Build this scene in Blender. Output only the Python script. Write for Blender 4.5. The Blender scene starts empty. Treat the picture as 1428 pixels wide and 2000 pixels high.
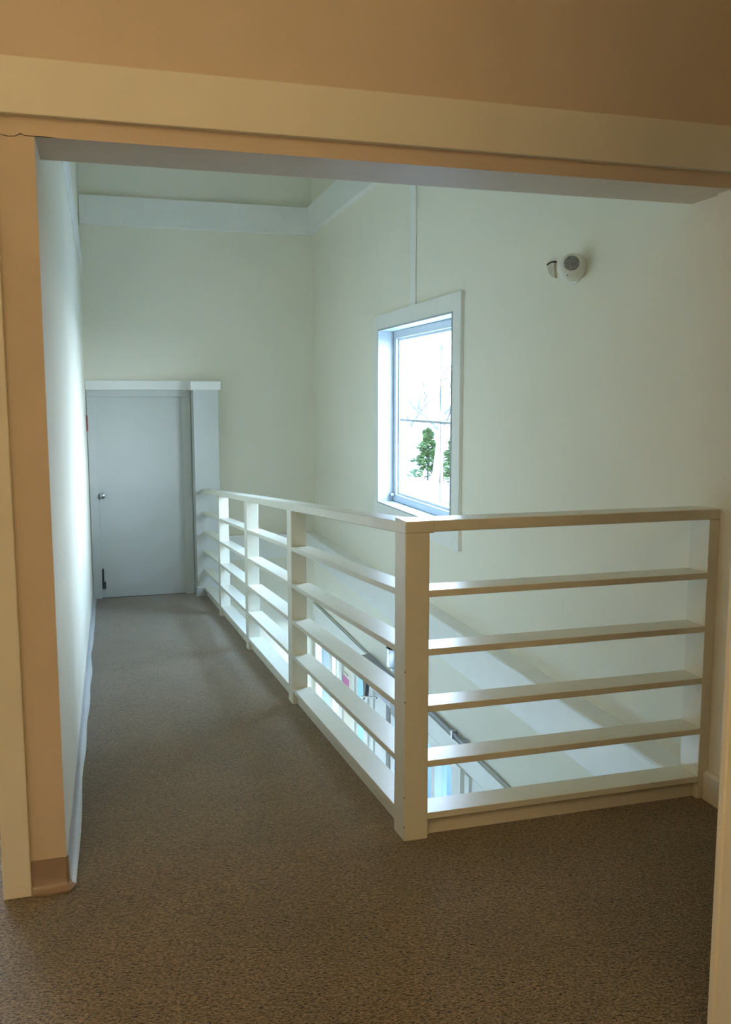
import bpy, bmesh, math, random
from mathutils import Vector, Matrix, noise
random.seed(7)
SC = bpy.context.scene
COL = SC.collection
PI = math.pi

# ------------------------------------------------------------------ layout (metres)
XL = -0.155            # corridor wall plane
XR = 2.164             # window wall plane
YF = 9.451             # end wall plane
XP = 0.938             # railing plane along the ramp
YP = 2.758             # railing plane across the landing, also where the ramp begins
SL = 0.0788            # ramp slope
YO, YB = 2.776, 3.03   # opening wall, front and back
ZO = 2.2264            # opening head
ZLOW = -3.1            # lower storey floor
XS = 2.145             # stub wall plane
YS0, YS1 = 2.665, 2.857
ramp = lambda y: -SL * max(0.0, y - YP)

# ------------------------------------------------------------------ materials
def mat(name, col, rough=0.6, metal=0.0, spec=0.5, noise_amt=0.0, noise_scale=6.0, bump=0.0, bump_scale=120.0, coat=0.0):
    m = bpy.data.materials.new(name); m.use_nodes = True
    nt = m.node_tree; b = nt.nodes['Principled BSDF']
    b.inputs['Base Color'].default_value = (*col, 1)
    b.inputs['Roughness'].default_value = rough
    b.inputs['Metallic'].default_value = metal
    b.inputs['Specular IOR Level'].default_value = spec
    if coat: b.inputs['Coat Weight'].default_value = coat
    tc = nt.nodes.new('ShaderNodeTexCoord')
    if noise_amt:
        n = nt.nodes.new('ShaderNodeTexNoise'); n.inputs['Scale'].default_value = noise_scale
        n.inputs['Detail'].default_value = 5
        nt.links.new(tc.outputs['Object'], n.inputs['Vector'])
        r = nt.nodes.new('ShaderNodeValToRGB')
        a = tuple(c * (1 - noise_amt) for c in col); z = tuple(min(1, c * (1 + noise_amt)) for c in col)
        r.color_ramp.elements[0].position = 0.3; r.color_ramp.elements[1].position = 0.7
        r.color_ramp.elements[0].color = (*a, 1); r.color_ramp.elements[1].color = (*z, 1)
        nt.links.new(n.outputs['Fac'], r.inputs['Fac']); nt.links.new(r.outputs['Color'], b.inputs['Base Color'])
    if bump:
        n2 = nt.nodes.new('ShaderNodeTexNoise'); n2.inputs['Scale'].default_value = bump_scale
        n2.inputs['Detail'].default_value = 3
        nt.links.new(tc.outputs['Object'], n2.inputs['Vector'])
        bp = nt.nodes.new('ShaderNodeBump'); bp.inputs['Strength'].default_value = bump; bp.inputs['Distance'].default_value = 0.002
        nt.links.new(n2.outputs['Fac'], bp.inputs['Height']); nt.links.new(bp.outputs['Normal'], b.inputs['Normal'])
    return m

M = {}
M['wall'] = mat('atrium_paint', (0.81, 0.78, 0.665), 0.75, noise_amt=0.02, noise_scale=1.2, bump=0.12, bump_scale=160)
M['trim'] = mat('white_trim_paint', (0.83, 0.835, 0.80), 0.42, noise_amt=0.02, noise_scale=9, bump=0.06, bump_scale=60)
M['rail'] = mat('white_rail_gloss', (0.71, 0.69, 0.58), 0.30, noise_amt=0.03, noise_scale=14, bump=0.10, bump_scale=45)
M['tan'] = mat('tan_paint', (0.60, 0.485, 0.365), 0.6, noise_amt=0.03, noise_scale=3, bump=0.12, bump_scale=140)
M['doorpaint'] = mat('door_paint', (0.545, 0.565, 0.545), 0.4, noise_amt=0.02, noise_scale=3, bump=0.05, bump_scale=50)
M['cream'] = mat('cream_trim_paint', (0.74, 0.69, 0.575), 0.45, noise_amt=0.03, noise_scale=4, bump=0.06, bump_scale=70)
M['vinyl'] = mat('vinyl_base', (0.30, 0.215, 0.155), 0.35, noise_amt=0.06, noise_scale=5)
M['vinyl_daylit'] = mat('vinyl_base_daylit', (0.52, 0.52, 0.51), 0.35, noise_amt=0.04, noise_scale=5)  # paler copy of the brown vinyl, daylight put into its colour
M['ceil'] = mat('ceiling_paint', (0.72, 0.71, 0.66), 0.85, noise_amt=0.02)
M['steel'] = mat('brushed_steel', (0.52, 0.53, 0.55), 0.28, metal=1.0, noise_amt=0.05, noise_scale=30)
M['greymetal'] = mat('grey_enamel', (0.30, 0.315, 0.34), 0.45, metal=0.0, noise_amt=0.04, noise_scale=10)
M['violetmetal'] = mat('pale_grey_enamel', (0.50, 0.51, 0.58), 0.4, noise_amt=0.03, noise_scale=10)
M['dark'] = mat('dark_gap', (0.035, 0.03, 0.025), 0.8, noise_amt=0.1, noise_scale=40)
M['darkmetal'] = mat('dark_bronze', (0.07, 0.075, 0.085), 0.4, noise_amt=0.1, noise_scale=20)
M['shade_line'] = mat('shade_line_paint', (0.40, 0.395, 0.34), 0.7, noise_amt=0.05, noise_scale=20)  # dark tone that draws shadow lines as solid strips
M['pink'] = mat('pink_sign', (0.62, 0.17, 0.42), 0.5, noise_amt=0.04, noise_scale=30)
M['signdark'] = mat('sign_print', (0.40, 0.08, 0.26), 0.5, noise_amt=0.04, noise_scale=30)
M['red'] = mat('red_plate', (0.25, 0.06, 0.06), 0.5, noise_amt=0.1, noise_scale=30)
M['plastic'] = mat('ivory_plastic', (0.78, 0.775, 0.70), 0.4, noise_amt=0.02, noise_scale=20)
M['tanplastic'] = mat('aged_plastic', (0.52, 0.48, 0.37), 0.5, noise_amt=0.08, noise_scale=40)
M['lens'] = mat('grey_lens', (0.27, 0.28, 0.28), 0.25, noise_amt=0.35, noise_scale=90)
M['teal'] = mat('teal_film', (0.16, 0.36, 0.38), 0.3, noise_amt=0.05, noise_scale=8)
M['sashblue'] = mat('white_vinyl_sash', (0.62, 0.68, 0.72), 0.4, noise_amt=0.02, noise_scale=8)
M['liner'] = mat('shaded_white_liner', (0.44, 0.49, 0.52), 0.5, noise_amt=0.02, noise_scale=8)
M['lining'] = mat('teal_grey_lining', (0.17, 0.215, 0.22), 0.6, noise_amt=0.05, noise_scale=8)
M['lowfloor'] = mat('pale_tile', (0.30, 0.28, 0.25), 0.4, noise_amt=0.06, noise_scale=3)
M['deck'] = mat('dark_paving', (0.022, 0.030, 0.030), 0.8, noise_amt=0.3, noise_scale=4)
M['ground'] = mat('pale_ground', (0.19, 0.193, 0.188), 0.9, noise_amt=0.12, noise_scale=0.4)
M['bark'] = mat('grey_bark', (0.045, 0.047, 0.052), 0.9, noise_amt=0.25, noise_scale=6)
M['paletrunk'] = mat('pale_bark', (0.16, 0.16, 0.165), 0.9, noise_amt=0.12, noise_scale=4)
M['needles'] = mat('green_needles', (0.046, 0.080, 0.020), 0.8, noise_amt=0.6, noise_scale=3.0)
M['needles2'] = mat('blue_green_needles', (0.03, 0.055, 0.034), 0.8, noise_amt=0.5, noise_scale=3.0)
M['grasscol'] = mat('grass_green', (0.12, 0.15, 0.05), 0.9, noise_amt=0.5, noise_scale=5.0)

def glass(name, tint):
    m = bpy.data.materials.new(name); m.use_nodes = True; nt = m.node_tree; nt.nodes.clear()
    o = nt.nodes.new('ShaderNodeOutputMaterial'); t = nt.nodes.new('ShaderNodeBsdfTransparent')
    t.inputs['Color'].default_value = (*tint, 1)
    g = nt.nodes.new('ShaderNodeBsdfGlossy'); g.inputs['Roughness'].default_value = 0.02
    f = nt.nodes.new('ShaderNodeValue'); f.outputs[0].default_value = 0.05
    mx = nt.nodes.new('ShaderNodeMixShader')
    nt.links.new(f.outputs[0], mx.inputs['Fac']); nt.links.new(t.outputs[0], mx.inputs[1]); nt.links.new(g.outputs[0], mx.inputs[2])
    nt.links.new(mx.outputs[0], o.inputs['Surface'])
    return m
M['glass'] = glass('clear_glass', (0.97, 0.99, 1.0))
M['tealglass'] = glass('teal_glass', (0.45, 0.68, 0.72))
M['greenglass'] = glass('green_glass', (0.55, 0.68, 0.62))
M['blueglass'] = glass('blue_glass', (0.62, 0.74, 0.88))

def carpet():
    m = bpy.data.materials.new('brown_carpet'); m.use_nodes = True; nt = m.node_tree; L = nt.links
    b = nt.nodes['Principled BSDF']; b.inputs['Roughness'].default_value = 0.95
    b.inputs['Specular IOR Level'].default_value = 0.15
    b.inputs['Sheen Weight'].default_value = 0.62; b.inputs['Sheen Roughness'].default_value = 0.33
    b.inputs['Sheen Tint'].default_value = (0.93, 0.885, 0.80, 1)
    tc = nt.nodes.new('ShaderNodeTexCoord')
    mp = nt.nodes.new('ShaderNodeMapping'); mp.inputs['Scale'].default_value = (1.0, 1.35, 1.0)
    mp.inputs['Rotation'].default_value = (0, 0, 0.25)
    L.new(tc.outputs['Object'], mp.inputs['Vector'])
    n1 = nt.nodes.new('ShaderNodeTexNoise'); n1.inputs['Scale'].default_value = 115; n1.inputs['Detail'].default_value = 4
    n1.inputs['Roughness'].default_value = 0.65; n1.inputs['Distortion'].default_value = 0.8
    L.new(mp.outputs[0], n1.inputs['Vector'])
    r1 = nt.nodes.new('ShaderNodeValToRGB'); e = r1.color_ramp.elements
    e[0].position = 0.36; e[0].color = (0.006, 0.003, 0.001, 1)
    e[1].position = 0.66; e[1].color = (0.30, 0.215, 0.13, 1)
    x = r1.color_ramp.elements.new(0.47); x.color = (0.090, 0.060, 0.026, 1)
    L.new(n1.outputs['Fac'], r1.inputs['Fac'])
    n2 = nt.nodes.new('ShaderNodeTexNoise'); n2.inputs['Scale'].default_value = 3.2; n2.inputs['Detail'].default_value = 4
    L.new(tc.outputs['Object'], n2.inputs['Vector'])
    r2 = nt.nodes.new('ShaderNodeValToRGB'); r2.color_ramp.elements[0].position = 0.3; r2.color_ramp.elements[1].position = 0.7
    r2.color_ramp.elements[0].color = (0.80, 0.79, 0.76, 1); r2.color_ramp.elements[1].color = (1.12, 1.08, 1.05, 1)
    L.new(n2.outputs['Fac'], r2.inputs['Fac'])
    mx = nt.nodes.new('ShaderNodeMix'); mx.data_type = 'RGBA'; mx.blend_type = 'MULTIPLY'; mx.inputs['Factor'].default_value = 1
    L.new(r1.outputs['Color'], mx.inputs['A']); L.new(r2.outputs['Color'], mx.inputs['B'])
    L.new(mx.outputs['Result'], b.inputs['Base Color'])
    bp = nt.nodes.new('ShaderNodeBump'); bp.inputs['Strength'].default_value = 0.9; bp.inputs['Distance'].default_value = 0.006
    L.new(n1.outputs['Fac'], bp.inputs['Height']); L.new(bp.outputs['Normal'], b.inputs['Normal'])
    return m
M['carpet'] = carpet()

def emission(name, col, s):
    m = bpy.data.materials.new(name); m.use_nodes = True; nt = m.node_tree
    b = nt.nodes['Principled BSDF']; b.inputs['Emission Color'].default_value = (*col, 1); b.inputs['Emission Strength'].default_value = s
    n = nt.nodes.new('ShaderNodeTexNoise'); n.inputs['Scale'].default_value = 20
    r = nt.nodes.new('ShaderNodeValToRGB'); r.color_ramp.elements[0].color = (.8, .78, .7, 1); r.color_ramp.elements[1].color = (.86, .84, .78, 1)
    nt.links.new(n.outputs['Fac'], r.inputs['Fac']); nt.links.new(r.outputs['Color'], b.inputs['Base Color'])
    return m

# ------------------------------------------------------------------ mesh helpers
def NB(): return bmesh.new()
def box(bm, x0, x1, y0, y1, z0, z1, zf=None, bev=0.0):
    """box; zf(y) shifts z along y (for things that follow the ramp)"""
    vs = [bm.verts.new((x, y, z + (zf(y) if zf else 0))) for x in (x0, x1) for y in (y0, y1) for z in (z0, z1)]
    fs = []
    for q in ((0, 1, 3, 2), (4, 6, 7, 5), (0, 4, 5, 1), (2, 3, 7, 6), (0, 2, 6, 4), (1, 5, 7, 3)):
        fs.append(bm.faces.new([vs[i] for i in q]))
    if bev:
        es = list({e for f in fs for e in f.edges})
        bmesh.ops.bevel(bm, geom=es, offset=bev, segments=2, affect='EDGES', profile=0.5)
    return bm
def prism(bm, pts, y0, y1, axis='Y'):
    """extrude an outline; axis Y: pts=(x,z); X: pts=(y,z); Z: pts=(x,y)"""
    def v(p, t):
        return {'Y': (p[0], t, p[1]), 'X': (t, p[0], p[1]), 'Z': (p[0], p[1], t)}[axis]
    a = [bm.verts.new(v(p, y0)) for p in pts]; b = [bm.verts.new(v(p, y1)) for p in pts]
    n = len(pts)
    bm.faces.new(a); bm.faces.new(b[::-1])
    for i in range(n): bm.faces.new((a[i], b[i], b[(i + 1) % n], a[(i + 1) % n]))
    return bm
def lathe(bm, prof, mtx, seg=40):
    rings = []
    for r, z in prof:
        if r < 1e-6: rings.append([bm.verts.new(mtx @ Vector((0, 0, z)))])
        else: rings.append([bm.verts.new(mtx @ Vector((r * math.cos(2 * PI * i / seg), r * math.sin(2 * PI * i / seg), z))) for i in range(seg)])
    for A, B in zip(rings, rings[1:]):
        for i in range(seg):
            j = (i + 1) % seg
            if len(A) == 1 and len(B) == 1: continue
            if len(A) == 1: bm.faces.new((A[0], B[i], B[j]))
            elif len(B) == 1: bm.faces.new((A[i], B[0], A[j]))
            else: bm.faces.new((A[i], B[i], B[j], A[j]))
    return bm
def tube(bm, pts, rad, seg=8):
    pts = [Vector(p) for p in pts]; rads = rad if isinstance(rad, (list, tuple)) else [rad] * len(pts)
    rings = []
    for i, p in enumerate(pts):
        d = (pts[min(i + 1, len(pts) - 1)] - pts[max(i - 1, 0)]).normalized()
        a = Vector((0, 0, 1)) if abs(d.z) < .9 else Vector((1, 0, 0))
        u = d.cross(a).normalized(); w = d.cross(u)
        rings.append([bm.verts.new(p + (u * math.cos(2 * PI * k / seg) + w * math.sin(2 * PI * k / seg)) * rads[i]) for k in range(seg)])
    for A, B in zip(rings, rings[1:]):
        for k in range(seg): bm.faces.new((A[k], A[(k + 1) % seg], B[(k + 1) % seg], B[k]))
    bm.faces.new(rings[0][::-1]); bm.faces.new(rings[-1])
    return bm
def aim(loc, direction):
    q = Vector(direction).to_track_quat('Z', 'Y')
    return Matrix.Translation(loc) @ q.to_matrix().to_4x4()
def world_loc(o):
    v = Vector(o.location)
    while o.parent: o = o.parent; v += o.location
    return v
def obj(name, bm, m, parent=None, smooth=False, loc=None):
    bmesh.ops.recalc_face_normals(bm, faces=bm.faces[:])
    me = bpy.data.meshes.new(name); 
    base = world_loc(parent) if parent else Vector(loc or (0, 0, 0))
    bmesh.ops.translate(bm, verts=bm.verts[:], vec=-base)
    bm.to_mesh(me); bm.free(); me.materials.append(M[m] if isinstance(m, str) else m)
    if smooth:
        for p in me.polygons: p.use_smooth = True
        try: me.set_sharp_from_angle(angle=math.radians(38))
        except Exception: pass
    o = bpy.data.objects.new(name, me); COL.objects.link(o)
    if parent: o.parent = parent
    elif loc: o.location = loc
    return o
def tag(o, label, cat, group=None, kind=None):
    o['label'] = label; o['category'] = cat
    if group: o['group'] = group
    if kind: o['kind'] = kind
    return o
def thing(name, label, cat, loc, group=None, kind=None):
    o = bpy.data.objects.new(name, None); COL.objects.link(o); o.location = loc; o.empty_display_size = 0.1
    return tag(o, label, cat, group, kind)
def struct(name, bm, m, label, cat, smooth=False):
    return tag(obj(name, bm, m, None, smooth), label, cat, None, 'structure')
def holes_wall(bm, x0, x1, yr, zr, holes):
    ys = sorted({*yr, *[h[i] for h in holes for i in (0, 1)]}); zs = sorted({*zr, *[h[i] for h in holes for i in (2, 3)]})
    ys = [y for y in ys if yr[0] <= y <= yr[1]]; zs = [z for z in zs if zr[0] <= z <= zr[1]]
    for a, b in zip(ys, ys[1:]):
        z0 = None
        for c, d in zip(zs, zs[1:]):
            my, mz = (a + b) / 2, (c + d) / 2
            inside = any(h[0] < my < h[1] and h[2] < mz < h[3] for h in holes)
            if not inside and z0 is None: z0 = c
            if inside and z0 is not None: box(bm, x0, x1, a, b, z0, c); z0 = None
        if z0 is not None: box(bm, x0, x1, a, b, z0, zs[-1])

# ------------------------------------------------------------------ floors
def sstep(a, b, x):
    t = max(0.0, min(1.0, (x - a) / (b - a))); return t * t * (3 - 2 * t)
def lie(x, y, w=0.40):
    e = ramp(y) if abs(y - YP) >= w else -SL * (y - YP + w) ** 2 / (4 * w)
    b = sstep(-0.34, 0.0, x) * (1 - sstep(0.30, XP - 0.02, x))
    return ramp(y) * (1 - b) + e * b
def slab(bm, xs, ys, f, th=0.30):
    G = [[bm.verts.new((x, y, f(x, y))) for y in ys] for x in xs]; nx, ny = len(xs) - 1, len(ys) - 1
    D = [[bm.verts.new((x, y, f(x, y) - th)) for y in ys] for x in xs]
    for i in range(nx):
        for k in range(ny):
            bm.faces.new((G[i][k], G[i + 1][k], G[i + 1][k + 1], G[i][k + 1])); bm.faces.new((D[i][k], D[i][k + 1], D[i + 1][k + 1], D[i + 1][k]))
    for i in range(nx):
        for k in (0, ny): bm.faces.new((G[i][k], D[i][k], D[i + 1][k], G[i + 1][k]))
    for k in range(ny):
        for i in (0, nx): bm.faces.new((G[i][k], G[i][k + 1], D[i][k + 1], D[i][k]))
bm = NB()
lin = lambda a, b, n: [a + (b - a) * i / n for i in range(n + 1)]
XA, XB = XL - 0.15, XP + 0.10
slab(bm, lin(-3.2, XA, 4) + lin(XA, XB, 16)[1:] + lin(XB, 3.6, 4)[1:], lin(-2.6, YP - 0.45, 4) + lin(YP - 0.45, YP, 12)[1:], lie)
slab(bm, lin(XA, XB, 16), lin(YP, YP + 0.45, 12) + lin(YP + 0.45, YF + 0.05, 30)[1:], lie)
box(bm, XB, 2.145, YP, YP + 0.115, -0.30, 0.0)
box(bm, -3.2, XA, YP, YF + 0.3, -0.30, 0.0)
for f in bm.faces: f.smooth = True
struct('floor', bm, 'carpet', 'brown speckled carpet over the landing and down the ramp to the far door', 'floor', smooth=True)

bm = NB(); box(bm, -1.3, 2.5, 1.7, 9.8, ZLOW - 0.15, ZLOW)
struct('floor_lower', bm, 'lowfloor', 'pale tiled floor of the storey below the railing', 'floor')

# ------------------------------------------------------------------ walls
TOP = 4.7
bm = NB()
box(bm, -0.336, XL, YO, YF + 0.02, -0.95, ZO)
box(bm, -0.336, XL, YB, YF + 0.02, ZO, TOP)
lw = struct('wall_left', bm, 'wall', 'long pale corridor wall running beside the ramp', 'wall')
# painted front end of that wall
bm = NB(); box(bm, -0.300, XL - 0.0005, YO - 0.006, YO + 0.004, 0.0, ZO)
obj('tan_end_face', bm, 'tan', lw)['label'] = 'tan painted end face of the corridor wall'

bm = NB(); box(bm, -0.6, XR + 0.3, YF, YF + 0.25, ZLOW, TOP)
struct('wall_far', bm, 'wall', 'pale end wall behind the white door and pilaster', 'wall')

WIN = (5.40, 7.005, 0.655, 2.045)               # upper window opening
LOW = [(8.33, 9.40, -2.95, -0.885), (7.30, 7.70, -3.05, -0.90), (5.30, 6.66, -2.95, -0.885), (4.05, 4.99, -2.95, -0.885)]
bm = NB()
holes_wall(bm, XR, XR + 0.22, (YS1 - 0.3, YF + 0.1), (-0.31, TOP), [WIN])
holes_wall(bm, XR, XR + 0.22, (1.7, YF + 0.1), (ZLOW, -0.31), LOW)
struct('wall_right', bm, 'wall', 'tall pale outer wall holding the window above and glazed doors below', 'wall')

bm = NB(); box(bm, XS, XR + 0.5, YS0, YS1, -0.3, TOP)
ws = struct('wall_stub', bm, 'wall', 'short pale wall return where the landing railing ends', 'wall')
bm = NB(); box(bm, XR + 0.3, 3.5, YS0 + 0.02, YB, -0.3, TOP)
struct('wall_side', bm, 'tan', 'tan wall continuing past the end of the landing railing', 'wall')

bm = NB(); box(bm, -3.2, XR + 0.5, YO, YB - 0.004, ZO, TOP)
box(bm, -3.2, XR + 0.5, YB - 0.004, YB, ZO, TOP)
wf = struct('wall_front', bm, 'tan', 'tan painted wall and header over the wide opening', 'wall')
# the atrium side of the header is painted like the atrium; the soffit too
bm = NB(); box(bm, -0.336, XR + 0.3, YB, YB + 0.004, ZO, TOP)
obj('back_face', bm, 'wall', wf)['label'] = 'pale atrium side of the header'
# hairline crack in the plaster at the corner of the opening
bm = NB()
pts = [(-0.265, YO - 0.0085, 2.2245), (-0.238, YO - 0.0085, 2.2225), (-0.222, YO - 0.0085, 2.2195), (-0.205, YO - 0.0085, 2.2215), (-0.19, YO - 0.0085, 2.229), (-0.18, YO - 0.0085, 2.225), (-0.165, YO - 0.008, 2.2245), (-0.14, YO - 0.002, 2.2262), (-0.095, YO - 0.001, 2.2262)]
tube(bm, pts, [0.0005, .0007, .0008, .0007, .0013, .0007, .0009, .0015, .0003], 6)
obj('plaster_crack', bm, 'dark', wf)['label'] = 'thin dark crack in the plaster'

bm = NB(); box(bm, 1.212, 1.36, -2.6, 1.50, 0.0, 3.0)
struct('wall_near', bm, 'cream', 'cream end of the wall nearest the viewer', 'wall')
bm = NB(); box(bm, -3.2, 3.6, -2.8, -2.6, 0.0, 3.0)
struct('wall_back', bm, 'tan', 'tan wall of the room behind the viewer', 'wall')
bm = NB(); box(bm, -3.4, -3.2, -2.6, YF, 0.0, 3.0)
struct('wall_outer', bm, 'tan', 'tan wall at the far side of the side passage', 'wall')
bm = NB(); box(bm, 3.5, 3.7, -2.6, YB, 0.0, 3.0)
struct('wall_passage', bm, 'tan', 'tan wall closing the passage beyond the near wall end', 'wall')
bm = NB(); box(bm, -1.4, XR, 1.55, 1.7, ZLOW, -0.3); holes_wall(bm, -1.4, -1.2, (1.7, YF), (ZLOW, -0.3), [(4.4, 7.2, -2.25, -1.5)])
struct('wall_lower', bm, 'wall', 'pale walls of the storey below the landing', 'wall')
bm = NB(); box(bm, -3.4, 3.7, -2.8, YO, 3.0, 3.15)
struct('ceiling', bm, 'ceil', 'plain ceiling of the near room', 'ceiling')
bm = NB(); box(bm, -0.6, XR + 0.3, YB, YF + 0.25, TOP, TOP + 0.15); box(bm, -3.4, -0.336, YO, YF + 0.3, 3.0, 3.15)
struct('ceiling_atrium', bm, 'ceil', 'high ceiling over the stair hall', 'ceiling')

# ------------------------------------------------------------------ trims
bm = NB(); box(bm, -3.2, 3.4, YO - 0.029, YO, 2.276, 2.4265, bev=0.003)
struct('trim_1', bm, 'cream', 'long cream board across the tan wall above the opening', 'trim')
bm = NB(); box(bm, -0.338, -0.258, YO - 0.029, YO, 0.0, 2.276, bev=0.003)
struct('trim_2', bm, 'cream', 'tall cream casing board on the end of the corridor wall', 'trim')
bm = NB(); box(bm, 1.206, 1.33, 1.497, 1.515, 0.0, 2.9, bev=0.003)
struct('trim_3', bm, 'cream', 'tall cream casing on the wall end nearest the viewer', 'trim')
bm = NB(); box(bm, -0.15, XR - 0.0675, YF - 0.0675, YF, 3.181, 3.453, bev=0.003)
struct('trim_4', bm, 'trim', 'white beam board high across the end wall', 'trim')
bm = NB(); box(bm, XR - 0.0675, XR, YB + 0.01, YF, 3.181, 3.453, bev=0.003)
struct('trim_5', bm, 'trim', 'white beam board high along the window wall', 'trim')
bm = NB(); box(bm, XL, XL + 0.015, YB + 0.01, YF - 0.002, 2.70, 2.90, bev=0.003)
struct('trim_6', bm, 'trim', 'white board high along the corridor wall', 'trim')
bm = NB(); box(bm, XR - 0.012, XR, 6.150, 6.262, 2.155, 3.2, bev=0.003)
struct('trim_7', bm, 'trim', 'white vertical batten rising from the window to the beam', 'trim')
BD = 0.10   # the belt band stands this far off the walls and carries a ledge
bm = NB()
prism(bm, [(XR, -0.180), (XR - BD, -0.180), (XR - BD, 0.048), (XR - BD - 0.010, 0.052), (XR - BD - 0.013, 0.062), (XR - BD - 0.010, 0.071), (XR - BD, 0.074), (XR, 0.078)], YS1 + 0.001, YF)
struct('trim_8', bm, 'trim', 'white belt band with a beaded ledge along the window wall at floor level', 'trim')
bm = NB()
prism(bm, [(YF, -0.180), (YF - BD, -0.180), (YF - BD, 0.048), (YF - BD - 0.010, 0.052), (YF - BD - 0.013, 0.062), (YF - BD - 0.010, 0.071), (YF - BD, 0.074), (YF, 0.078)], XP + 0.20, XR - BD, axis='X')
struct('trim_9', bm, 'trim', 'white belt band across the end wall at floor level', 'trim')
bm = NB(); box(bm, XR - 0.014, XR, 7.32, YF - 0.001, -0.717, -0.703); box(bm, XR - 0.014, XR, YS1, 5.10, -0.722, -0.698)  # dark strips laid where only a shadow line runs
struct('trim_10', bm, 'shade_line', 'thin dark strip standing in for the shadow line over the lower glazed doors', 'trim')
bm = NB(); box(bm, XR - 0.022, XR, 1.8, YF - 0.001, -0.86, -0.722, bev=0.003)
struct('trim_11', bm, 'trim', 'white head board over the lower glazed doors', 'trim')

# vinyl cove base along the corridor wall, a little wavy, following the ramp
def cove_strip(path, up, out, h=0.102, toe=0.020, wav=0.0):
    """path: list of (x,y,z); out(i): outward unit vector"""
    bm = NB(); rows = []
    for i, p in enumerate(path):
        p = Vector(p); o = Vector(out(i))
        t = toe * (1 + wav * noise.noise(Vector((i * 0.14, 3.1, 0))))
        hh = h * (1 + 0.06 * wav * noise.noise(Vector((i * 0.15, 9.0, 2))))
        prof = [(0.0, hh), (0.004, hh), (0.005, hh * 0.5), (0.006, hh * 0.24), (0.006 + t * .45, hh * .11), (0.006 + t, 0.006), (0.006 + t, 0.0), (0, 0)]
        rows.append([bm.verts.new(p + o * a + Vector((0, 0, b))) for a, b in prof])
    for A, B in zip(rows, rows[1:]):
        for k in range(len(A)): bm.faces.new((A[k], A[(k + 1) % len(A)], B[(k + 1) % len(A)], B[k]))
    bm.faces.new(rows[0]); bm.faces.new(rows[-1][::-1])
    return bm
n = 70
path = [(XL, YO - 0.002 + (YF - 0.03 - YO) * i / n, ramp(YO + (YF - 0.03 - YO) * i / n)) for i in range(n + 1)]
bm = cove_strip(path, None, lambda i: (1, 0, 0), wav=0.9)
struct('baseboard_left', bm, 'vinyl_daylit', 'wavy vinyl base along the corridor wall, coloured pale as daylight makes it', 'baseboard', smooth=True)
path = [(-0.258, YO - 0.006, 0), (-0.21, YO - 0.006, 0), (XL - 0.004, YO - 0.006, 0), (XL + 0.002, YO + 0.002, 0)]
outs = [(0, -1, 0), (0, -1, 0), (0.45, -0.95, 0), (1, 0, 0)]
bm = cove_strip(path, None, lambda i: outs[i])
struct('baseboard_end', bm, 'vinyl', 'short brown vinyl base on the tan end of the corridor wall', 'baseboard', smooth=True)
bm = NB()
prism(bm, [(0, 0), (-0.022, 0), (-0.022, 0.100), (-0.010, 0.112), (0, 0.112)], YS0 - 0.022, YP - 0.002)
bmesh.ops.translate(bm, verts=bm.verts[:], vec=(XS, 0, 0))
b2 = NB(); prism(b2, [(YS0, 0), (YS0 - 0.022, 0), (YS0 - 0.022, 0.100), (YS0 - 0.010, 0.112), (YS0, 0.112)], XS - 0.022, 3.4, axis='X')
me = bpy.data.meshes.new('tmp'); b2.to_mesh(me); bm.from_mesh(me); b2.free(); bpy.data.meshes.remove(me)
struct('baseboard_right', bm, 'cream', 'cream wooden baseboard around the foot of the wall return', 'baseboard')

# ------------------------------------------------------------------ end wall: door, pilaster
zf = ramp(YF)
door = thing('door_1', 'plain white door at the far end of the ramp, in a deep frame', 'door', (0.35, YF, zf), kind='structure')
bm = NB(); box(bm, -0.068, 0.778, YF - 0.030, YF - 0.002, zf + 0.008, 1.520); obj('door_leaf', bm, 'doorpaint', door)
bm = NB()
for a, b in ((-0.150, -0.066), (0.776, 0.862)):
    box(bm, a, b, YF - 0.058, YF, zf - 0.02, 1.519, bev=0.003)
box(bm, -0.150, 0.862, YF - 0.058, YF, 1.519, 1.588, bev=0.003)
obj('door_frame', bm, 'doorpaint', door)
bm = NB(); box(bm, -0.066, 0.776, YF - 0.03, YF - 0.001, zf - 0.01, zf + 0.005); obj('threshold_gap', bm, 'dark', door)
bm = NB(); box(bm, -0.154, 0.866, YF - 0.115, YF, 1.588, 1.682, bev=0.003); obj('head_casing', bm, 'trim', door)
kn = lathe(NB(), [(0, 0), (.030, 0), (.031, .006), (.014, .012), (.012, .034), (.024, .042), (.030, .054), (.027, .068), (.014, .076), (0, .077)], aim((-0.030, YF - 0.022, 0.532), (0, -1, 0)), 28)
obj('door_knob', kn, 'steel', door, smooth=True)['label'] = 'round steel door knob'
bm = NB(); box(bm, -0.060, -0.042, YF - 0.034, YF - 0.02, zf + 0.17, zf + 0.31, bev=0.003)
box(bm, -0.064, -0.026, YF - 0.052, YF - 0.02, zf + 0.10, zf + 0.175, bev=0.006)
tube(bm, [(-0.051, YF - 0.04, zf + 0.16), (-0.051, YF - 0.043, zf + 0.30)], 0.007, 10)
obj('kick_stop', bm, 'darkmetal', door)['label'] = 'dark metal door stop at the foot of the door'
bm = NB(); box(bm, 0.862, 0.872, YF - 0.052, YF - 0.001, zf, 1.588); obj('shadow_gap', bm, 'shade_line', door)  # solid strip coloured as the shade between frame and pilaster

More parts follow.
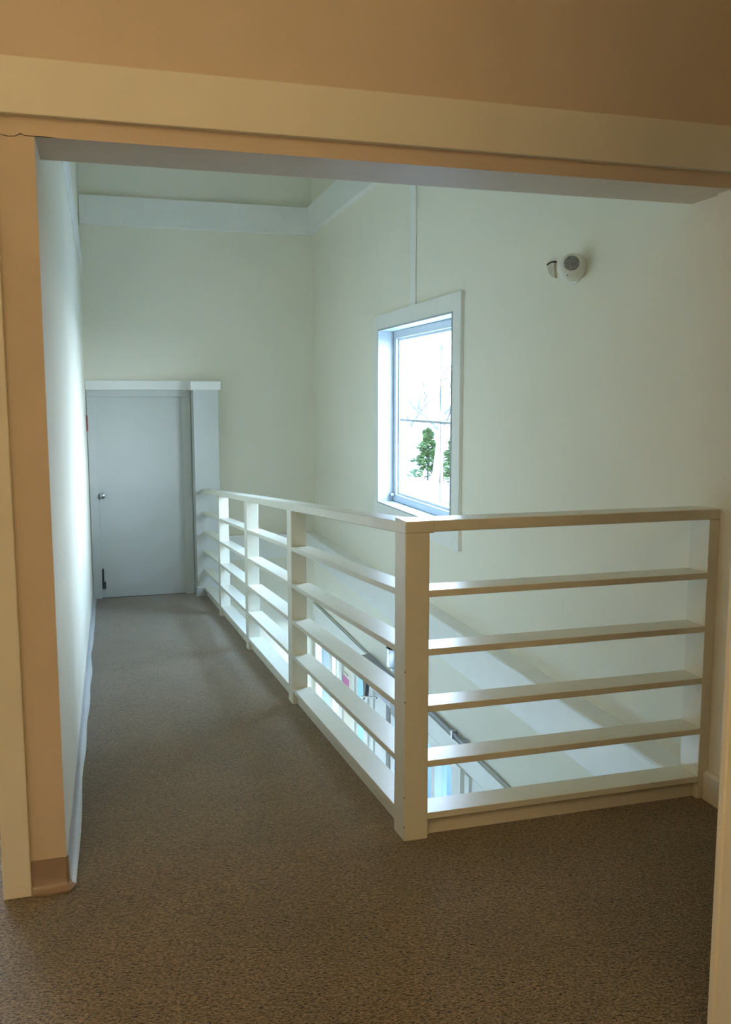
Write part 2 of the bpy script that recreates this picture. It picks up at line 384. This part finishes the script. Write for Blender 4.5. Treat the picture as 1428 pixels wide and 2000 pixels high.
pil = thing('pilaster', 'white boxed pilaster with a square cap beside the far door', 'pilaster', (1.0, YF, zf), kind='structure')
PY = 9.15
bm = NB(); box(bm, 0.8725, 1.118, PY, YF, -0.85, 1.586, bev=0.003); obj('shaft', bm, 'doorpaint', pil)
bm = NB(); box(bm, 0.850, 1.146, PY - 0.02, YF, 1.586, 1.674, bev=0.003); obj('cap', bm, 'trim', pil)
bm = NB(); box(bm, 0.858, 0.940, PY - 0.014, YF - 0.03, ramp(PY) - 0.02, ramp(PY) + 0.10, bev=0.012); obj('base', bm, 'doorpaint', pil)

tag(obj('wall_sign_plate', box(NB(), XL, XL + 0.016, 9.14, 9.20, 1.19, 1.34, bev=0.004), 'red', loc=(XL, 9.17, 1.26)),
    'small dark red plate seen edge-on on the corridor wall beside the far door', 'wall plate')

# ------------------------------------------------------------------ upper window
w = thing('window_1', 'white framed picture window with thin grille bars high in the outer wall', 'window', (XR, 6.2, 1.35), kind='structure')
y0, y1, z0, z1 = WIN
CO = (5.268, 7.125, 0.533, 2.158)
bm = NB()
for b in ((CO[0], CO[1], z1, CO[3]), (CO[0], CO[1], CO[2], z0), (CO[0], y0, z0, z1), (y1, CO[1], z0, z1)):
    box(bm, XR - 0.022, XR, *b)
obj('casing', bm, 'trim', w)
bm = NB()
for b in ((y0, y1, z1 - 0.012, z1), (y0, y1, z0, z0 + 0.012), (y0, y0 + 0.012, z0 + .012, z1 - .012), (y1 - 0.012, y1, z0 + .012, z1 - .012)):
    box(bm, XR - 0.027, XR + 0.215, *b)
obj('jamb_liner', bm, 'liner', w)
SX = XR + 0.105; sy0, sy1, sz0, sz1 = y0 + .012, y1 - .012, z0 + .012, z1 - .012
bm = NB(); t = 0.058
for b in ((sy0, sy1, sz1 - t, sz1), (sy0, sy1, sz0, sz0 + t), (sy0, sy0 + t, sz0 + t, sz1 - t), (sy1 - t, sy1, sz0 + t, sz1 - t)):
    box(bm, SX, SX + 0.075, *b, bev=0.004)
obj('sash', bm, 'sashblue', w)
bm = NB(); t2 = t + 0.018
for b in ((sy0 + t, sy1 - t, sz1 - t2, sz1 - t), (sy0 + t, sy1 - t, sz0 + t, sz0 + t2), (sy0 + t, sy0 + t2, sz0 + t2, sz1 - t2), (sy1 - t2, sy1 - t, sz0 + t2, sz1 - t2)):
    box(bm, SX + 0.022, SX + 0.062, *b)
obj('glazing_bead', bm, 'sashblue', w)
bm = NB(); box(bm, SX + 0.042, SX + 0.046, sy0 + t, sy1 - t, sz0 + t, sz1 - t); obj('pane', bm, 'glass', w)
bm = NB(); zm = 1.33; ym = 6.02
box(bm, SX + 0.034, SX + 0.056, sy0 + t, sy1 - t, zm - 0.010, zm + 0.010)
box(bm, SX + 0.036, SX + 0.054, ym - 0.008, ym + 0.008, sz0 + t, sz1 - t)
obj('grille_bars', bm, 'sashblue', w)
bm = NB(); box(bm, XR + 0.07, SX + 0.004, y1 - 0.05, y1 - 0.014, 0.71, 0.735, bev=0.004); obj('sash_lock', bm, 'greymetal', w)

# ------------------------------------------------------------------ lower glazing
def glazing(name, label, cat, hole, gl, mull=(), frame_t=0.05, fm='trim'):
    a, b, c, d = hole
    t_ = thing(name, label, cat, (XR, (a + b) / 2, c), kind='structure')
    bm = NB(); x0_, x1_ = XR - 0.012, XR + 0.10
    for q in ((a - 0.03, b + 0.03, d - frame_t, d + 0.012), (a - .03, a + frame_t, c, d - frame_t), (b - frame_t, b + .03, c, d - frame_t), (a, b, c, c + 0.16)):
        box(bm, x0_, x1_, *q)
    obj('frame', bm, fm, t_)
    if mull:
        bm = NB()
        for m0, m1 in mull: box(bm, x0_ + 0.01, x1_ - 0.01, m0, m1, c + .16, d - frame_t)
        obj('mullion', bm, fm, t_)
    bm = NB(); box(bm, XR + 0.045, XR + 0.051, a + frame_t, b - frame_t, c + 0.16, d - frame_t); obj('pane', bm, gl, t_)
    bm = NB(); box(bm, x1_, XR + 0.218, b - 0.016, b, c, d); box(bm, x1_, XR + 0.218, a, a + 0.016, c, d); obj('dimming_lining', bm, 'lining', t_)  # dark lining added to hold down the sky-lit reveal
    bm = NB(); box(bm, XR + 0.055, x1_ + 0.001, b - frame_t - 0.004, b - frame_t, c + .16, d - frame_t); obj('dimming_facing', bm, 'lining', t_)  # thin dark sheet added over the sky-lit side of the frame
    return t_
glazing('window_2', 'tall glazed sidelight below, nearest the end wall', 'window', LOW[0], 'glass', mull=((8.66, 8.80), (8.49, 8.52)), frame_t=0.035)
glazing('window_3', 'tall blue-tinted glazed panel below, seen past the corner post', 'window', LOW[2], 'blueglass', mull=((5.70, 5.78),), frame_t=0.06)
glazing('window_4', 'greenish lower glazed panel with a white surround, nearest the landing', 'window', LOW[3], 'greenglass', frame_t=0.05)
d2 = glazing('door_2', 'narrow teal glazed door leaf below, under the door closer', 'door', LOW[1], 'tealglass', frame_t=0.03)
bm = NB(); box(bm, XR - 0.03, XR + 0.01, 7.30, 7.43, -3.05, -0.90, bev=0.003); obj('stile', bm, 'trim', d2)
bm = NB(); box(bm, XR - 0.014, XR, 6.90, 7.26, -3.05, -0.87); box(bm, XR - 0.03, XR, 7.12, 7.15, -3.05, -0.87); box(bm, XR - 0.035, XR, 6.74, 6.88, -3.05, -0.87)
box(bm, XR - 0.02, XR, 7.76, 7.84, -3.05, -0.87); box(bm, XR - 0.02, XR, 8.22, 8.31, -3.05, -0.87)
box(bm, XR - 0.03, XR, 5.02, 5.09, -3.05, -0.87); box(bm, XR - 0.03, XR, 5.16, 5.25, -3.05, -0.87)
struct('trim_12', bm, 'trim', 'white upright boards between the lower glazed doors', 'trim')
bm = NB(); box(bm, XR - 0.012, XR, 6.695, 6.715, -3.05, -0.87)
struct('trim_13', bm, 'darkmetal', 'dark upright seal strip beside the blue-tinted glass below', 'trim')

# air-curtain style operator box above the lower door
ob = thing('door_operator', 'long grey metal operator box on the lower wall above the glazed door', 'door operator', (2.1, 6.7, -0.9))
bm = NB(); prism(bm, [(XR, -0.700), (2.062, -0.712), (2.062, -0.720), (XR, -0.720)], 6.20, 7.31); obj('top_plate', bm, 'greymetal', ob)
bm = NB(); box(bm, 2.064, XR, 6.20, 7.31, -0.890, -0.720, bev=0.003); obj('housing', bm, 'violetmetal', ob)
bm = NB(); box(bm, 2.040, 2.075, 6.24, 6.35, -0.900, -0.790, bev=0.004); obj('end_cap', bm, 'greymetal', ob)
dc = thing('door_closer', 'dark door closer with a folding arm on the teal lower door', 'door closer', (2.06, 6.95, -0.9))
bm = NB(); prism(bm, [(7.06, -0.895), (6.96, -0.895), (7.00, -1.03), (7.04, -1.03)], 2.06, 2.09, axis='X'); bmesh.ops.translate(bm, verts=bm.verts[:], vec=(0, 0.12, 0)); obj('body', bm, 'darkmetal', dc)
bm = NB(); tube(bm, [(2.04, 7.13, -1.02), (2.05, 6.74, -0.905)], 0.008, 10); obj('arm', bm, 'steel', dc)
bm = lathe(NB(), [(0, 0), (.017, 0), (.017, .03), (0, .03)], aim((2.05, 7.13, -1.045), (0, 0, 1)), 16); obj('pivot', bm, 'steel', dc, smooth=True)
box_s = NB(); prism(box_s, [(8.207, -1.165), (8.021, -1.165), (8.021, -1.26), (8.207, -1.26)], XR - 0.006, XR, axis='X')
sg = tag(obj('notice_sign', box_s, 'pink', loc=(XR, 8.11, -1.21)), 'small pink notice on the lower wall beside the sidelight', 'sign')
bm = NB()
for k, (a, b) in enumerate(((8.19, 8.05), (8.19, 8.04), (8.18, 8.06))): box(bm, XR - 0.0075, XR - 0.006, b, a, -1.193 - k * .022, -1.186 - k * .022)
obj('print_lines', bm, 'signdark', sg)
bm = NB(); box(bm, XR - 0.012, XR, 8.05, 8.18, -1.128, -1.120); obj('clip_strip', bm, 'plastic', sg)

cup = thing('wall_sconce', 'open-topped steel cylinder lamp on the lower wall, half behind the corner post', 'wall lamp', (2.06, 6.22, -0.5))
bm = lathe(NB(), [(0, -.545), (.05, -.545), (.058, -.535), (.060, -.52), (.085, -.505), (.090, -.495), (.090, -.365), (.086, -.365), (.085, -.49), (0, -.49)], Matrix.Translation((2.058, 6.215, 0.02)), 40)
obj('cylinder_shade', bm, 'steel', cup, smooth=True)
bm = lathe(NB(), [(0, -.482), (.0845, -.482), (.0845, -.38), (.0835, -.38), (.0830, -.478), (0, -.478)], Matrix.Translation((2.058, 6.215, 0.02)), 40)
obj('dark_lining', bm, 'darkmetal', cup, smooth=True)
bm = NB(); box(bm, 2.13, XR, 6.18, 6.25, -0.50, -0.40, bev=0.004); obj('wall_bracket', bm, 'steel', cup)

cd = thing('conduit_run', 'grey double conduit along the top of the lower doorway, ending in a box', 'conduit', (2.13, 5.6, -0.69))
bm = NB(); tube(bm, [(2.147, 6.19, -0.700), (2.147, 5.14, -0.700)], 0.010, 12); tube(bm, [(2.141, 6.19, -0.682), (2.141, 5.14, -0.682)], 0.010, 12); obj('pipe', bm, 'greymetal', cd, smooth=True)
bm = NB(); box(bm, 2.125, XR, 5.29, 5.315, -0.715, -0.662, bev=0.003); obj('clip', bm, 'steel', cd)
bm = NB(); box(bm, 2.12, XR, 5.06, 5.14, -0.725, -0.66, bev=0.006); obj('junction_box', bm, 'greymetal', cd)

# ------------------------------------------------------------------ wall sensor
se = thing('motion_sensor', 'round ivory wall sensor with a grey lens high on the window wall', 'sensor', (XR, 3.93, 2.11))
ax = Vector((-1, 0, 0)); cb = Vector((XR, 3.90, 2.104)); cs = Vector((XR - 0.052, 3.842, 2.100)); RS = 0.064
bm = lathe(NB(), [(0, 0), (.068, 0), (.070, .005), (.067, .012), (.058, .016), (0, .016)], aim(cb, ax), 48); obj('base_plate', bm, 'plastic', se, smooth=True)
prof = [(RS * math.sin(t * PI / 24), RS * math.cos(t * PI / 24)) for t in range(25)]
prof[0] = (0, RS); prof[-1] = (0, -RS)
bm = lathe(NB(), prof, aim(cs, (0, 0, 1)), 48); obj('ball_housing', bm, 'plastic', se, smooth=True)
hd = Vector((-0.47, -0.82, 0.17)).normalized(); c1 = cs + hd * 0.046
bm = lathe(NB(), [(0, 0), (.050, 0), (.050, .006), (.046, .009), (.045, .013), (.041, .016), (.040, .020), (.035, .022), (.034, .019), (0, .019)], aim(c1, hd), 44); obj('lens_ring', bm, 'plastic', se, smooth=True)
bm = lathe(NB(), [(0, .0185), (.0338, .0185), (.033, .022), (.020, .026), (0, .0275)], aim(c1, hd), 44); obj('lens', bm, 'lens', se, smooth=True)
sd = Vector((-0.62, -0.50, -0.62)).normalized()
bm = NB(); tube(bm, [cs + sd * (RS - .001), cs + sd * (RS + .0015)], 0.0028, 8); obj('screw', bm, 'dark', se)
bm = NB(); outer = [(4.165, 2.163), (4.158, 2.135), (4.140, 2.112), (4.110, 2.095), (4.080, 2.085)]; inner = [(4.088, 2.105), (4.094, 2.130), (4.092, 2.160)]
prism(bm, outer + inner, XR - 0.012, XR, axis='X'); obj('mounting_tab', bm, 'tanplastic', se)['label'] = 'tan crescent tab beside the sensor'
bm = NB(); prism(bm, [(4.168, 2.162), (4.130, 2.170), (4.090, 2.168), (4.090, 2.160), (4.130, 2.162), (4.163, 2.156)], XR - 0.014, XR, axis='X'); obj('tab_shadow', bm, 'dark', se)  # dark strip drawn for the shadowed gap above the tab

# ------------------------------------------------------------------ railing
rl = thing('guard_railing', 'white timber guard railing with flat slats along the ramp and across the landing', 'railing', (XP + 0.04, YP, 0))
XW = 0.084; PD = 0.112
posts = [YP + 0.0, 4.650, 6.210, 7.780]
slat_top = [0.867, 0.667, 0.470, 0.276, 0.089]
ST = 0.023
CAPT, CAPB = 1.099, 1.060
rz = lambda y: -SL * (y - YP)
bm = NB(); box(bm, XP - 0.001, XP + XW, YP - 0.001, YP + PD, -0.01, CAPB, bev=0.003); obj('corner_post', bm, 'rail', rl)
# little worn dents on the arris of the corner post
for z in (0.05, 0.155, 0.49, 0.595):
    bm = lathe(NB(), [(0, -.004), (.0014, -.002), (.0018, 0), (.0014, .002), (0, .004)], Matrix.Translation((XP - 0.0005, YP - 0.0005, z)), 8)
    obj('paint_chip', bm, 'dark', rl)
for y in posts[1:]:
    bm = NB(); box(bm, XP, XP + XW, y, y + PD, -0.01, CAPB, zf=lambda q, y=y: rz(y), bev=0.003); obj('post', bm, 'rail', rl)
ends = [(YP + PD, posts[1])] + [(posts[k] + PD, posts[k + 1]) for k in (1, 2)] + [(posts[3] + PD, PY)]
for a, b in ends:
    for zt in slat_top:
        bm = NB(); box(bm, XP + 0.001, XP + XW + 0.016, a - 0.001, b + 0.001, zt - ST, zt, zf=rz, bev=0.002); obj('slat', bm, 'rail', rl)
    bm = NB(); box(bm, XP + 0.028, XP + 0.05, a - 0.001, b + 0.001, -0.20, slat_top[-1] - ST, zf=rz); obj('kickboard', bm, 'rail', rl)
bm = NB(); box(bm, XP - 0.002, XP + XW + 0.018, YP + 0.0, PY, CAPB, CAPT, zf=rz, bev=0.003); obj('cap_rail', bm, 'rail', rl)
# across the landing
XE = XS - 0.001
bm = NB(); box(bm, XP + XW - 0.001, XE, YP + 0.001, YP + PD, CAPB + .003, CAPT + .002, bev=0.003)
box(bm, XP - 0.001, XP + XW, YP - 0.002, YP + PD, CAPB + .003, CAPT + .002, bev=0.003)
obj('cap_rail', bm, 'rail', rl)
bm = NB(); box(bm, XE - 0.042, XE, YP + 0.0005, YP + PD, 0.0, CAPB + .003, bev=0.002); obj('end_post', bm, 'rail', rl)
for k, zt in enumerate(slat_top):
    bm = NB(); box(bm, XP + XW - 0.001, XE - 0.041, YP + 0.001, YP + 0.112, zt - ST, zt, bev=0.002); obj('slat', bm, 'rail', rl)
bm = NB(); box(bm, XP + XW - 0.001, XE - 0.041, YP + 0.030, YP + 0.052, -0.02, slat_top[-1] - ST); obj('kickboard', bm, 'cream', rl)['label'] = 'cream toe board under the landing slats'

# ------------------------------------------------------------------ outside
lwn = thing('window_5', 'wide window of the lower storey under the ramp', 'window', (-1.3, 5.8, -2.3), kind='structure')
bm = NB()
for b in ((4.4, 7.2, -1.56, -1.5), (4.4, 7.2, -2.25, -2.19), (4.4, 4.46, -2.19, -1.56), (7.14, 7.2, -2.19, -1.56), (5.77, 5.83, -2.19, -1.56)): box(bm, -1.38, -1.22, *b)
obj('frame', bm, 'trim', lwn)
bm = NB(); box(bm, -1.302, -1.298, 4.46, 7.14, -2.19, -1.56); obj('pane', bm, 'glass', lwn)
bm = NB(); box(bm, -40, -1.4, -30, 60, -3.3, -3.2); struct('ground_side', bm, 'ground', 'pale ground on the far side of the building', 'ground')
bm = NB(); box(bm, XR + 0.221, 9.0, -4.0, 40.0, -3.22, -3.12); struct('floor_dimming', bm, 'deck', 'dark paving added outside to dim the lower glazed doors', 'floor')  # dark slab added to cut the brightness through the lower glazing
bm = NB(); box(bm, XR + 0.221, 4.4, 0.5, 30.0, -0.62, -0.50); struct('roof_shade', bm, 'trim', 'unseen roof slab added to shade the lower doors', 'roof')  # out-of-view slab added to keep sky light off the lower glazing
bm = NB()
n = 24
V = [[bm.verts.new((2.6 + 90 * i / n, -45 + 190 * j / n, -3.22 + 0.05 * noise.noise(Vector((i * .4, j * .4, 0))))) for j in range(n + 1)] for i in range(n + 1)]
for i in range(n):
    for j in range(n): bm.faces.new((V[i][j], V[i + 1][j], V[i + 1][j + 1], V[i][j + 1]))
struct('ground_outside', bm, 'ground', 'pale bright open ground outside the window', 'ground')

def conifer(name, label, loc, h, r, m, dense=1.0, seed=1, group=None):
    rnd = random.Random(seed)
    t_ = thing(name, label, 'conifer', loc, group=group)
    L = Vector(loc)
    bm = NB(); tube(bm, [L + Vector((0, 0, -.15)), L + Vector((0, 0, h * .9))], [0.07, 0.015], 8); obj('trunk', bm, 'bark', t_)
    bm = NB()
    for k in range(int(900 * dense)):
        f = rnd.random() ** 0.8; z = 0.05 * h + f * h * 0.95
        rr = r * (1 - f) ** 0.75 * (0.35 + 0.65 * rnd.random()) * (0.8 + 0.3 * math.sin(f * 22))
        a = rnd.random() * 2 * PI
        p = L + Vector((rr * math.cos(a), rr * math.sin(a), z))
        s = (0.10 + 0.12 * rnd.random()) * (0.6 + h / 5)
        d = Vector((math.cos(a), math.sin(a), -0.25 + 0.7 * rnd.random())).normalized()
        u = d.cross(Vector((0, 0, 1))).normalized()
        w_ = d.cross(u)
        q = [p - d * s * .6, p + u * s * .5, p + d * s * 1.2, p - u * s * .5]
        vs = [bm.verts.new(x) for x in q]; top = bm.verts.new(p + w_ * s * .35)
        for i in range(4): bm.faces.new((vs[i], vs[(i + 1) % 4], top))
    obj('foliage', bm, m, t_)
conifer('conifer', 'bright green young conifer between the pale trunks outside the window', (18.1, 49.3, -3.2), 3.0, 1.2, 'needles', 1.2, 3)
conifer('conifer', 'broad green conifer at the edge of the window view beside the casing', (18.75, 46.8, -3.2), 2.55, 1.25, 'needles', 1.3, 5)
conifer('conifer', 'slim bluish conifer behind the first pale trunk outside the window', (17.6, 52.6, -3.2), 2.6, 0.6, 'needles2', 0.35, 9)

def bare_tree(name, label, loc, h, r0, lean, seed, tm):
    rnd = random.Random(seed); L = Vector(loc)
    t_ = thing(name, label, 'tree', loc)
    top = L + Vector((lean[0], lean[1], h))
    bm = NB(); tube(bm, [L + Vector((0, 0, -.2)), L + (top - L) * .08, L + (top - L) * .4, top], [r0 * 1.35, r0 * 1.02, r0 * .85, r0 * .62], 12); obj('trunk', bm, tm, t_, smooth=True)
    bm = NB()
    def grow(p, d, r, ln, lev):
        pts = [p]; rad = [r]; dd = d.copy()
        k = 4
        for i in range(k):
            dd = (dd + Vector((rnd.uniform(-.22, .22), rnd.uniform(-.22, .22), rnd.uniform(-.08, .22)))).normalized()
            pts.append(pts[-1] + dd * ln / k); rad.append(r * (1 - .5 * (i + 1) / k))
        tube(bm, pts, rad, 6)
        if lev:
            for c in range(3 if lev > 1 else 3):
                i = rnd.choice((2, 3, 4)); nd = (dd + Vector((rnd.uniform(-.8, .8), rnd.uniform(-.8, .8), rnd.uniform(-.3, .6)))).normalized()
                grow(pts[i], nd, rad[i] * .65, ln * .68, lev - 1)
    for k in range(4):
        a = k * 1.7 + rnd.random(); grow(top - Vector((0, 0, rnd.uniform(0, h * .25))), Vector((math.cos(a) * .75, math.sin(a) * .75, .75)).normalized(), r0 * .42, h * .62, 3)
    obj('branches', bm, 'bark', t_)
bare_tree('bare_tree', 'pale leaning bare tree in front of the conifers outside the window', (16.1, 42.9, -3.2), 3.9, 0.20, (0.45, 0.1, 0), 4, 'paletrunk')
bare_tree('bare_tree', 'pale upright bare tree at the inner side of the window view', (17.6, 50.9, -3.2), 3.6, 0.19, (-0.1, 0.2, 0), 12, 'paletrunk')
bm = NB(); rnd = random.Random(2)
for k in range(260):
    p = Vector((14.6 + rnd.gauss(0, .35), 36.6 + rnd.gauss(0, .9), -3.15)); a = rnd.random() * 6.28; s = 0.05 + .08 * rnd.random()
    u = Vector((math.cos(a), math.sin(a), 0)) * s * .4
    bm.faces.new([bm.verts.new(p - u), bm.verts.new(p + u), bm.verts.new(p + Vector((0, 0, s * 2)) + u * rnd.uniform(-1.5, 1.5))])
tag(obj('grass', bm, 'grasscol'), 'yellow-green grass tufts on the pale ground outside', 'grass', kind='stuff')

# ------------------------------------------------------------------ light
W = bpy.data.worlds.new('sky'); SC.world = W; W.use_nodes = True; nt = W.node_tree
bg = nt.nodes['Background']; tc = nt.nodes.new('ShaderNodeTexCoord'); sx = nt.nodes.new('ShaderNodeSeparateXYZ')
rp = nt.nodes.new('ShaderNodeValToRGB'); rp.color_ramp.elements[0].position = 0.0; rp.color_ramp.elements[0].color = (0.72, 0.865, 1.0, 1)
rp.color_ramp.elements[1].position = 0.8; rp.color_ramp.elements[1].color = (0.36, 0.60, 1.0, 1)
nt.links.new(tc.outputs['Generated'], sx.inputs[0]); nt.links.new(sx.outputs['Z'], rp.inputs['Fac']); nt.links.new(rp.outputs['Color'], bg.inputs['Color'])
SKY = 39.0
bg.inputs['Strength'].default_value = SKY
def portal(y0, y1, z0, z1, x, sgn=1):
    l = bpy.data.lights.new('daylight_portal', 'AREA'); l.shape = 'RECTANGLE'; l.size = z1 - z0; l.size_y = y1 - y0
    l.cycles.is_portal = True
    o = bpy.data.objects.new('daylight_portal', l); COL.objects.link(o); o.location = (x, (y0 + y1) / 2, (z0 + z1) / 2)
    o.rotation_euler = (0, math.radians(90 * sgn), 0)
portal(WIN[0], WIN[1], WIN[2], WIN[3], XR + 0.24)
for h in LOW: portal(h[0], h[1], h[2], h[3], XR + 0.24)
portal(4.4, 7.2, -2.25, -1.5, -1.42, -1)
LX, LY = -0.50, -0.75
lamp = thing('unseen_floor_lamp', 'unseen uplight floor lamp added to light the near room', 'floor lamp', (LX, LY, 0))  # out-of-view lamp added as the source of the warm foreground light
T = Matrix.Translation((LX, LY, 0))
bm = lathe(NB(), [(0, 0), (.14, 0), (.14, .015), (.03, .03), (0, .03)], T, 40); obj('base', bm, 'darkmetal', lamp, smooth=True)
bm = lathe(NB(), [(0, .03), (.012, .03), (.012, 1.72), (0, 1.72)], T, 16); obj('pole', bm, 'darkmetal', lamp, smooth=True)
bm = lathe(NB(), [(0, 1.70), (.05, 1.71), (.13, 1.78), (.17, 1.86), (.165, 1.86), (.125, 1.785), (.05, 1.722), (0, 1.715)], T, 40); obj('lamp_shade', bm, 'plastic', lamp, smooth=True)
bm = lathe(NB(), [(0, 1.735), (.06, 1.735), (.055, 1.775), (0, 1.785)], T, 24); obj('bulb', bm, emission('warm_glass', (1.0, 0.72, 0.38), 4.0), lamp, smooth=True)
l = bpy.data.lights.new('warm_lamp', 'AREA'); l.shape = 'DISK'; l.size = 0.28; l.energy = 108; l.color = (1.0, 0.75, 0.385)
lo = bpy.data.objects.new('warm_lamp', l); COL.objects.link(lo); lo.location = (LX, LY, 1.865); lo.rotation_euler = (PI, 0, 0)

# ------------------------------------------------------------------ camera
cam = bpy.data.cameras.new('camera'); co = bpy.data.objects.new('camera', cam); COL.objects.link(co)
cam.sensor_fit = 'VERTICAL'; cam.sensor_height = 36.0; cam.lens = 1758.4164 * 36.0 / 2000.0
cam.clip_start = 0.02; cam.clip_end = 400
r, u, b = (0.960295, -0.278987, -0.000813), (0.035654, 0.119833, 0.992154), (-0.2767, -0.952789, 0.125022)
co.matrix_world = Matrix(((r[0], u[0], b[0], 0), (r[1], u[1], b[1], 0), (r[2], u[2], b[2], 1.5), (0, 0, 0, 1)))
SC.camera = co

SC.view_settings.view_transform = 'Standard'; SC.view_settings.look = 'None'
SC.view_settings.gamma = 1.0; SC.view_settings.exposure = 0.0; SC.view_settings.use_curve_mapping = False
cy = SC.cycles
cy.use_denoising = True
cy.max_bounces = 14; cy.diffuse_bounces = 10; cy.glossy_bounces = 4; cy.transparent_max_bounces = 12
cy.sample_clamp_indirect = 8.0; cy.caustics_reflective = False; cy.caustics_refractive = False
